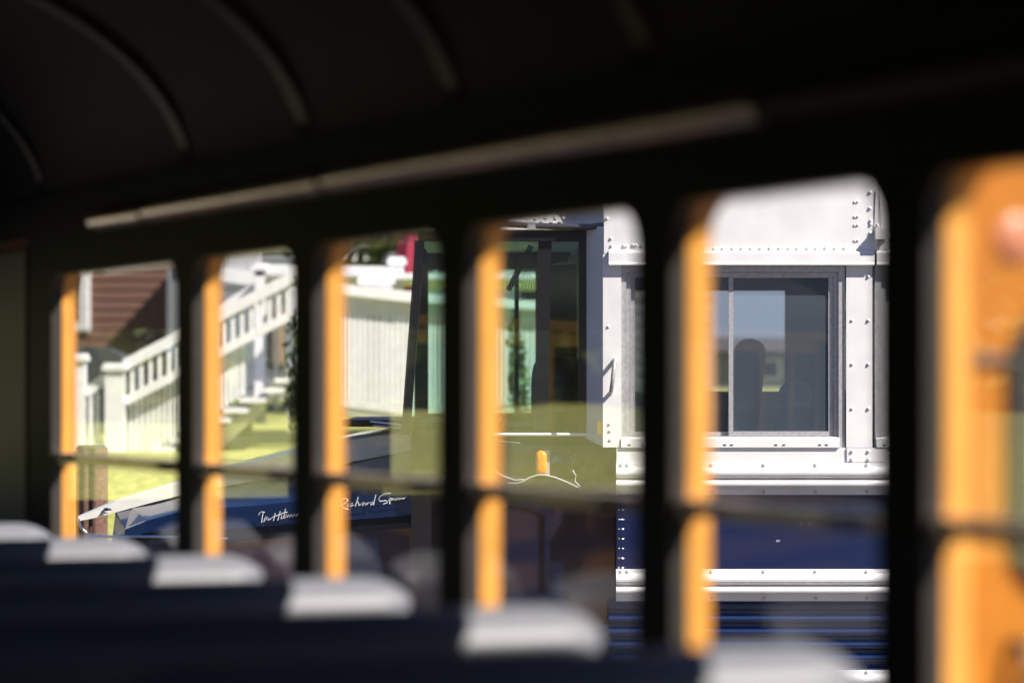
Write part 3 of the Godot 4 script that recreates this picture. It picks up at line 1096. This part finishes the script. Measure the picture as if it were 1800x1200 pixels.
func houses():
	var z := 36.0
	var lo := at(-160, 675, z)
	var hi := at(312, 330, z)
	var g := rise(lo.x, -z)
	var base := Vector3((lo.x + hi.x) / 2, g, -z - 4.0)
	var h := thing("brown_house", "brown lap sided house at the far left, a slanting shadow across its wall", "house", base)
	var sh := -base
	var st := S()
	boards(st, Vector3(lo.x, g, -z), hi.x - lo.x, hi.y - g, 0.105)
	var sd := done("siding", st, M.brown_siding, h, sh)
	sd.set_meta("kind", "stuff")
	st = S()
	bx(st, Vector3(lo.x, g, -z - 0.01), Vector3(hi.x, hi.y, -z - 8.0))
	done("wall", st, M.brown_siding, h, sh)
	st = S()
	var c := (lo.x + hi.x) / 2
	q(st, Vector3(lo.x - 0.3, hi.y, -z + 0.05), Vector3(hi.x + 0.3, hi.y, -z + 0.05), Vector3(hi.x + 0.3, hi.y + 2.0, -z - 4), Vector3(lo.x - 0.3, hi.y + 2.0, -z - 4))
	q(st, Vector3(hi.x + 0.3, hi.y, -z - 8.3), Vector3(lo.x - 0.3, hi.y, -z - 8.3), Vector3(lo.x - 0.3, hi.y + 2.0, -z - 4), Vector3(hi.x + 0.3, hi.y + 2.0, -z - 4))
	done("roof", st, M.roof_shingle, h, sh)
	st = S()                                   # window with white trim
	for e in frame_of(60, 158, 420, 582, 16):
		bx(st, at(e[0], e[2], z) + Vector3(0, 0, 0.05), at(e[1], e[3], z) + Vector3(0, 0, 0.0))
	var w := done("window", st, M.vinyl_white, h, sh)
	st = S()
	bx(st, at(76, 436, z) + Vector3(0, 0, 0.03), at(142, 566, z) + Vector3(0, 0, 0.018))
	done("pane", st, M.window_dark, w)
	for xx in [139.0, 146.0, 152.0]:
		st = S()
		bx(st, at(xx, 425, z) + Vector3(0, 0, 0.05), at(xx + 2.5, 580, z) + Vector3(0, 0, 0.065))
		done("shutter_slat", st, M.vinyl_white, w)
	# grey house to its right, its wing standing proud of the brown wall
	z = 35.5
	var a := at(299, 472, z)
	g = rise(a.x, -z)
	var r := at(1250, 392, z)
	base = Vector3((a.x + r.x) / 2, g, -z - 4.0)
	h = thing("grey_house", "blue grey lap sided house behind the white deck and stairs", "house", base)
	sh = -base
	st = S()
	bx(st, Vector3(a.x, g, -z), Vector3(at(352, 0, z).x, a.y, -z - 1.2))
	done("wing_wall", st, M.grey_siding, h, sh)
	st = S()
	bx(st, Vector3(a.x - 0.03, g, -z + 0.03), Vector3(a.x + 0.03, a.y, -z + 0.003))
	done("corner_board", st, M.grey_siding, h, sh)
	st = S()
	bx(st, at(297, 486, z) + Vector3(0, 0, 0.02), at(352, 470, z) + Vector3(0, 0, -0.5))
	done("wing_roof", st, M.roof_shingle, h, sh)
	st = S()
	boards(st, Vector3(at(374, 0, z).x, g, -z + 0.002), r.x - at(374, 0, z).x, r.y - g, 0.13)
	sd = done("siding", st, M.grey_siding, h, sh)
	sd.set_meta("kind", "stuff")
	st = S()
	bx(st, Vector3(at(374, 0, z).x, g, -z - 0.01), Vector3(r.x, r.y, -z - 7.0))
	done("wall", st, M.grey_siding, h, sh)
	st = S()
	bx(st, at(374, 392, z) + Vector3(0, 0, 0.03), at(1270, 384, z) + Vector3(0, 0, -7.5))
	done("roof", st, M.roof_shingle, h, sh)
	st = S()
	bx(st, at(652, 480, z) + Vector3(0, 0, 0.03), at(656, 394, z) + Vector3(0, 0, 0.02))
	done("downpipe", st, M.dark_cover, h, sh)
	st = S()
	bx(st, at(560, 458, z) + Vector3(0, 0, 0.06), at(648, 447, z) + Vector3(0, 0, 0.02))
	done("trim_board", st, M.vinyl_white, h, sh)
	st = S()
	bx(st, at(480, 640, z) + Vector3(0, 0, 0.05), at(512, 540, z) + Vector3(0, 0, 0.02))
	done("door", st, mat("tan_door", lin(0.36, 0.24, 0.15), 0.7), h, sh)

func garage():
	var z := 40.0
	var a := at(1230, 620, z)
	var r := at(2100, 620, z)
	var g := rise(a.x, -z)
	var base := Vector3((a.x + r.x) / 2, g, -z - 2.5)
	var h := thing("garage", "low pale garage with a slate roof, seen through the side window of the painted bus", "garage", base)
	var st := S()
	bx(st, Vector3(a.x, g - 1.0, -z) - base, Vector3(r.x, a.y, -z - 5.0) - base)
	done("wall", st, M.grey_siding, h)
	st = S()
	var e := at(0, 618, z).y
	var t := at(0, 588, z).y
	q(st, Vector3(a.x - 0.2, e, -z + 0.2) - base, Vector3(r.x + 0.2, e, -z + 0.2) - base, Vector3(r.x + 0.2, t, -z - 2.5) - base, Vector3(a.x - 0.2, t, -z - 2.5) - base)
	q(st, Vector3(r.x + 0.2, e, -z - 5.2) - base, Vector3(a.x - 0.2, e, -z - 5.2) - base, Vector3(a.x - 0.2, t, -z - 2.5) - base, Vector3(r.x + 0.2, t, -z - 2.5) - base)
	done("roof", st, M.roof_shingle, h)
	for x in [1310.0, 1420.0, 1560.0]:
		st = S()
		bx(st, at(x, 666, z) - base + Vector3(0, 0, 0.03), at(x + 62, 632, z) - base + Vector3(0, 0, 0.004))
		var w := done("window", st, M.vinyl_white, h)
		st = S()
		bx(st, at(x + 4, 663, z) - base + Vector3(0, 0, 0.034), at(x + 58, 635, z) - base + Vector3(0, 0, 0.031))
		done("pane", st, M.window_dark, w)

# ---------------------------------------------------------------- the white deck and its stairs
func deck():
	var z := 24.0
	var base := at(480, 675, z)
	base.y = rise(base.x, -z)
	var d := thing("wooden_deck", "white deck with railings and a stair running up it, in front of the grey house", "deck", base)
	var sh := -base
	var px2 := func(x: float, y: float, e := 0.0): return at(x, y, z) + Vector3(0, 0, e)
	var post := func(x0: float, x1: float, y0: float, y1: float, e: float, cap: bool):
		var st := S()
		bx(st, px2.call(x0, y0, e + 0.06), px2.call(x1, y1, e - 0.06))
		var p := done("post", st, M.vinyl_white, d, sh)
		if cap:
			st = S()
			bx(st, px2.call(x0 - 5, y0, e + 0.08), px2.call(x1 + 5, y0 - 8, e - 0.08))
			bx(st, px2.call(x0 - 2, y0 - 8, e + 0.07), px2.call(x1 + 2, y0 - 13, e - 0.07))
			done("cap", st, M.vinyl_white, p)
	post.call(148, 178, 636, 830, 0.9, true)
	post.call(212, 245, 652, 860, 0.9, true)
	post.call(448, 466, 476, 745, 0.0, true)
	post.call(474, 480, 486, 720, -0.5, false)
	post.call(489, 495, 500, 700, -0.6, false)
	post.call(508, 528, 505, 760, 0.1, false)
	post.call(636, 690, 500, 520, 0.2, true)
	post.call(683, 706, 462, 525, -0.3, true)
	post.call(646, 664, 712, 745, 0.1, false)
	var rail := func(pts: Array, tall: float, deep: float, e: float):
		var st := S()
		for k in pts.size() - 1:
			beam(st, px2.call(pts[k][0], pts[k][1], e), px2.call(pts[k + 1][0], pts[k + 1][1], e), tall, deep)
		done("rail", st, M.vinyl_white, d, sh)
	rail.call([[178, 690], [213, 664]], 0.07, 0.06, 0.9)
	rail.call([[178, 790], [213, 776]], 0.05, 0.05, 0.9)
	rail.call([[245, 642], [530, 494]], 0.075, 0.09, 0.9)      # the near stair rail
	rail.call([[245, 704], [530, 556]], 0.06, 0.05, 0.9)
	rail.call([[365, 550], [449, 498]], 0.07, 0.07, -0.4)     # the far stair rail
	rail.call([[345, 470], [449, 488]], 0.10, 0.08, -0.8)
	rail.call([[449, 473], [690, 478]], 0.075, 0.12, 0.0)
	rail.call([[565, 506], [728, 524]], 0.075, 0.12, 0.3)
	rail.call([[728, 524], [970, 540]], 0.06, 0.12, 0.3)
	rail.call([[565, 530], [728, 545], [970, 560]], 0.12, 0.05, 0.24)
	rail.call([[565, 708], [728, 728], [970, 700]], 0.10, 0.06, 0.24)
	# balusters
	var bal := func(x: float, y0: float, y1: float, w: float, e: float):
		var st := S()
		bx(st, px2.call(x - w / 2, y0, e + 0.018), px2.call(x + w / 2, y1, e - 0.018))
		done("baluster", st, M.vinyl_white, d, sh)
	for xx in [187.0, 198.0]:
		bal.call(xx, 690, 790, 6.0, 0.9)
	var x := 257.0
	while x < 528.0:
		var y0 := 642.0 - (x - 245.0) * 0.519
		bal.call(x, y0 + 4, y0 + 62, 6.5, 0.9)
		x += 15.5
	x = 252.0
	while x < 448.0:                             # pickets closing the side of the stair
		bal.call(x, 704.0 - (x - 245.0) * 0.519, 812.0 - (x - 252.0) * 0.62, 6.0 if x < 330 else 7.4, 0.8)
		x += 9.5
	x = 372.0
	while x < 447.0:
		var y0 := 550.0 - (x - 365.0) * 0.619
		bal.call(x, y0, 700.0 - (x - 372.0) * 0.35, 6.6, -0.4)
		x += 8.6
	x = 360.0
	while x < 449.0:
		bal.call(x, 430, 472.0 + (x - 345.0) * 0.17, 3.5, -0.8)
		x += 9.0
	x = 570.0
	while x < 965.0:
		bal.call(x, 530.0 + (x - 565.0) * 0.07, 709.0 + (x - 565.0) * 0.12 if x < 728 else 728.0 - (x - 728.0) * 0.11, 7.2, 0.27)
		x += 9.4
	# treads and the white stringer
	for k in 9:
		var st := S()
		var t := at(262 + k * 30.0, 800 - k * 17.0, z)
		bx(st, t + Vector3(-0.02, 0, 0.85), t + Vector3(0.16, -0.035, -0.35))
		done("stair_tread", st, M.vinyl_white, d, sh)
	var s2 := S()
	beam(s2, px2.call(365, 800, 0.5), px2.call(470, 706, 0.5), 0.10, 0.05)
	done("stringer", s2, M.vinyl_white, d, sh)
	s2 = S()
	bx(s2, px2.call(449, 480, 0.0), px2.call(970, 490, -3.0))
	done("deck_floor", s2, M.vinyl_white, d, sh)

# ---------------------------------------------------------------- garden things
func garden():
	# weathered wooden post in front of the lawn
	var z := 15.2
	var b := at(160, 675, z)
	b.y = rise(b.x, -z)
	var t := thing("wooden_post", "thick reddish brown wooden post with a long crack, beside the nose of the navy hood", "post", b)
	var top := at(160, 787, z).y - b.y
	var st := S()
	var rows := []
	for y in [0.0, top * 0.5, top * 0.8, top]:
		var row := []
		for k in 29:
			var w := TAU * k / 28.0
			var r := 0.071 + 0.002 * sin(w * 9.0) + 0.0015 * sin(w * 5.0 + y * 3.0)
			var crack := absf(wrapf(w - 4.75, -PI, PI))
			if crack < 0.13:
				r -= 0.02
			row.append(Vector3(cos(w) * r * (1.0 + 0.05 * sin(y * 5.0)), y, -sin(w) * r))
		rows.append(row)
	for row in rows:
		row.reverse()
	rows.reverse()
	for k in rows.size():
		rows[k].reverse()
	rows.reverse()
	sheet(st, rows)
	done("shaft", st, M.old_wood, t)
	st = S()
	tube(st, [Vector3(0, top, 0), Vector3(0, top + 0.012, 0)], 0.07, 24, 0.06)
	done("top", st, M.wood_top, t)
	# closed parasol
	z = 26.0
	b = at(716, 675, z)
	b.y = rise(b.x, -z)
	t = thing("garden_umbrella", "closed maroon parasol standing behind the white deck railing", "umbrella", b)
	st = S()
	tube(st, [Vector3(0, 0, 0), Vector3(-0.0, 3.0, 0)], 0.018)
	done("pole", st, M.aluminium, t)
	st = S()
	rows = []
	for e in [[2.95, 0.015], [2.5, 0.05], [1.9, 0.075], [1.4, 0.095], [1.12, 0.105], [1.08, 0.08]]:
		var row := []
		for k in 33:
			var w := TAU * k / 32.0
			var r: float = e[1] * (1.0 + 0.16 * sin(w * 8.0))
			row.append(Vector3(cos(w) * r + (1.1 - e[0]) * -0.06, e[0], sin(w) * r))
		rows.append(row)
	sheet(st, rows)
	done("canopy", st, M.maroon_cloth, t)
	# covered grill
	z = 27.0
	b = at(180, 675, z)
	b.y = rise(b.x, -z)
	t = thing("covered_grill", "dark grey covered grill behind the two white newel posts, below the brown wall", "grill", b)
	st = S()
	var prof := []
	for p in [[100, 780], [100, 622], [108, 611], [140, 607], [190, 612], [212, 620], [244, 652], [248, 690], [248, 780]]:
		prof.append(p)
	var front := []
	var back := []
	for p in prof:
		front.append(at(p[0], p[1], z) - b + Vector3(0, 0, 0.3))
		back.append(at(p[0], p[1], z) - b + Vector3(0, 0, -0.3))
	for k in prof.size() - 1:
		q(st, front[k], front[k + 1], back[k + 1], back[k])
	for k in range(1, prof.size() - 1):
		tri(st, front[0], front[k + 1], front[k])
		tri(st, back[0], back[k], back[k + 1])
	done("cover", st, M.dark_cover, t)
	st = S()
	bx(st, Vector3(-0.3, 0.0, -0.25), Vector3(0.28, 0.02, 0.25))
	done("base", st, M.rubber, t)
	# cooling unit below the stair
	z = 26.5
	b = at(426, 675, z)
	b.y = rise(b.x, -z)
	t = thing("cooling_unit", "dark grey box of a cooling unit on the ground below the white stair", "air conditioner", b)
	st = S()
	bx(st, Vector3(-0.07, 0, -0.1), Vector3(0.07, 0.16, 0.1))
	bx(st, Vector3(-0.22, 0, -0.2), Vector3(-0.09, 0.11, 0.1))
	done("casing", st, M.dark_cover, t)
	for k in 5:
		st = S()
		bx(st, Vector3(-0.06, 0.02 + k * 0.028, 0.1), Vector3(0.06, 0.03 + k * 0.028, 0.108))
		done("grille_slat", st, M.rubber, t)

# ---------------------------------------------------------------- plants
func crown(st: SurfaceTool, centre: Vector3, size: Vector3, n: int, leaf: float, tones: Array):
	var lumps := []
	for k in 9:
		var w := rng.randf() * TAU
		lumps.append([Vector3(cos(w) * rng.randf_range(0.2, 0.65), rng.randf_range(-0.7, 0.75), sin(w) * rng.randf_range(0.2, 0.65)), rng.randf_range(0.3, 0.55)])
	for k in n:
		var l: Array = lumps[rng.randi() % lumps.size()]
		var v: Vector3 = Vector3(rng.randfn(), rng.randfn(), rng.randfn()).normalized() * pow(rng.randf(), 0.4) * l[1]
		var p: Vector3 = centre + (l[0] + v) * size
		var a := Vector3(rng.randfn(), rng.randfn(), rng.randfn()).normalized()
		var c := a.cross(Vector3(rng.randfn(), rng.randfn(), rng.randfn())).normalized()
		var s := leaf * rng.randf_range(0.6, 1.3)
		st.set_color(tones[rng.randi() % tones.size()] * rng.randf_range(0.75, 1.2))
		q(st, p - a * s, p + c * s * 0.5, p + a * s, p - c * s * 0.5)

func tree(called: String, label: String, where: Vector3, tall: float, wide: float, n: int, leaf: float, tones: Array, category := "tree", group := "", middle := 0.6):
	where.y = rise(where.x, where.z)
	var t := thing(called, label, category, where, 0.0, group)
	var st := S()
	tube(st, [Vector3.ZERO, Vector3(0.05, tall * 0.25, 0.02), Vector3(-0.04, tall * 0.5, 0.05), Vector3(0.02, tall * 0.8, 0)], wide * 0.06 + 0.01, 8, 0.015)
	for k in 5:
		var w := k * 2.4
		tube(st, [Vector3(0, tall * (0.3 + 0.08 * k), 0), Vector3(cos(w) * wide * 0.3, tall * (0.45 + 0.08 * k), sin(w) * wide * 0.3)], wide * 0.025, 6, 0.01)
	done("trunk", st, M.bark, t)
	st = S()
	crown(st, Vector3(0, tall * middle, 0), Vector3(wide, tall * 0.46, wide), n, leaf, tones)
	done("crown", st, M.leaf, t)

func trees():
	var dark := [Color(0.03, 0.055, 0.012), Color(0.05, 0.085, 0.018), Color(0.07, 0.11, 0.022)]
	var light := [Color(0.07, 0.11, 0.02), Color(0.10, 0.15, 0.03), Color(0.05, 0.08, 0.018)]
	tree("broadleaf_tree", "dark green tree seen through the cab windows of the painted bus", Vector3(0.15, 0, -31.5), 6.5, 2.2, 5000, 0.09, dark)
	tree("broadleaf_tree", "green tree behind the windscreen of the painted bus", Vector3(-1.35, 0, -32.5), 6.0, 1.3, 3500, 0.08, light)
	tree("dark_shrub", "dark leafy shrub hiding the right end of the white stair", Vector3(-1.28, 0, -21.2), 0.85, 0.16, 900, 0.03, dark, "shrub")
	tree("young_plant", "small bright green leafy plant in front of the white pickets, seen through the cab glass", Vector3(0.03, 0, -22.6), 0.95, 0.10, 300, 0.035, light, "plant")
	for k in 6:                                  # along the top of the bank to the left; they show only as reflections in the panes
		tree("hedge_bush", ["leftmost", "second from the left", "third from the left", "third from the right", "second from the right", "rightmost"][k] + " of six bushy trees along the grassy bank", Vector3(-44.0 + k * 5.4, 0, -31.0 - 1.3 * sin(k * 2.1)), 4.6 + sin(k * 1.7), 3.4, 9000, 0.22, dark, "tree", "trees along the bank", 0.44)
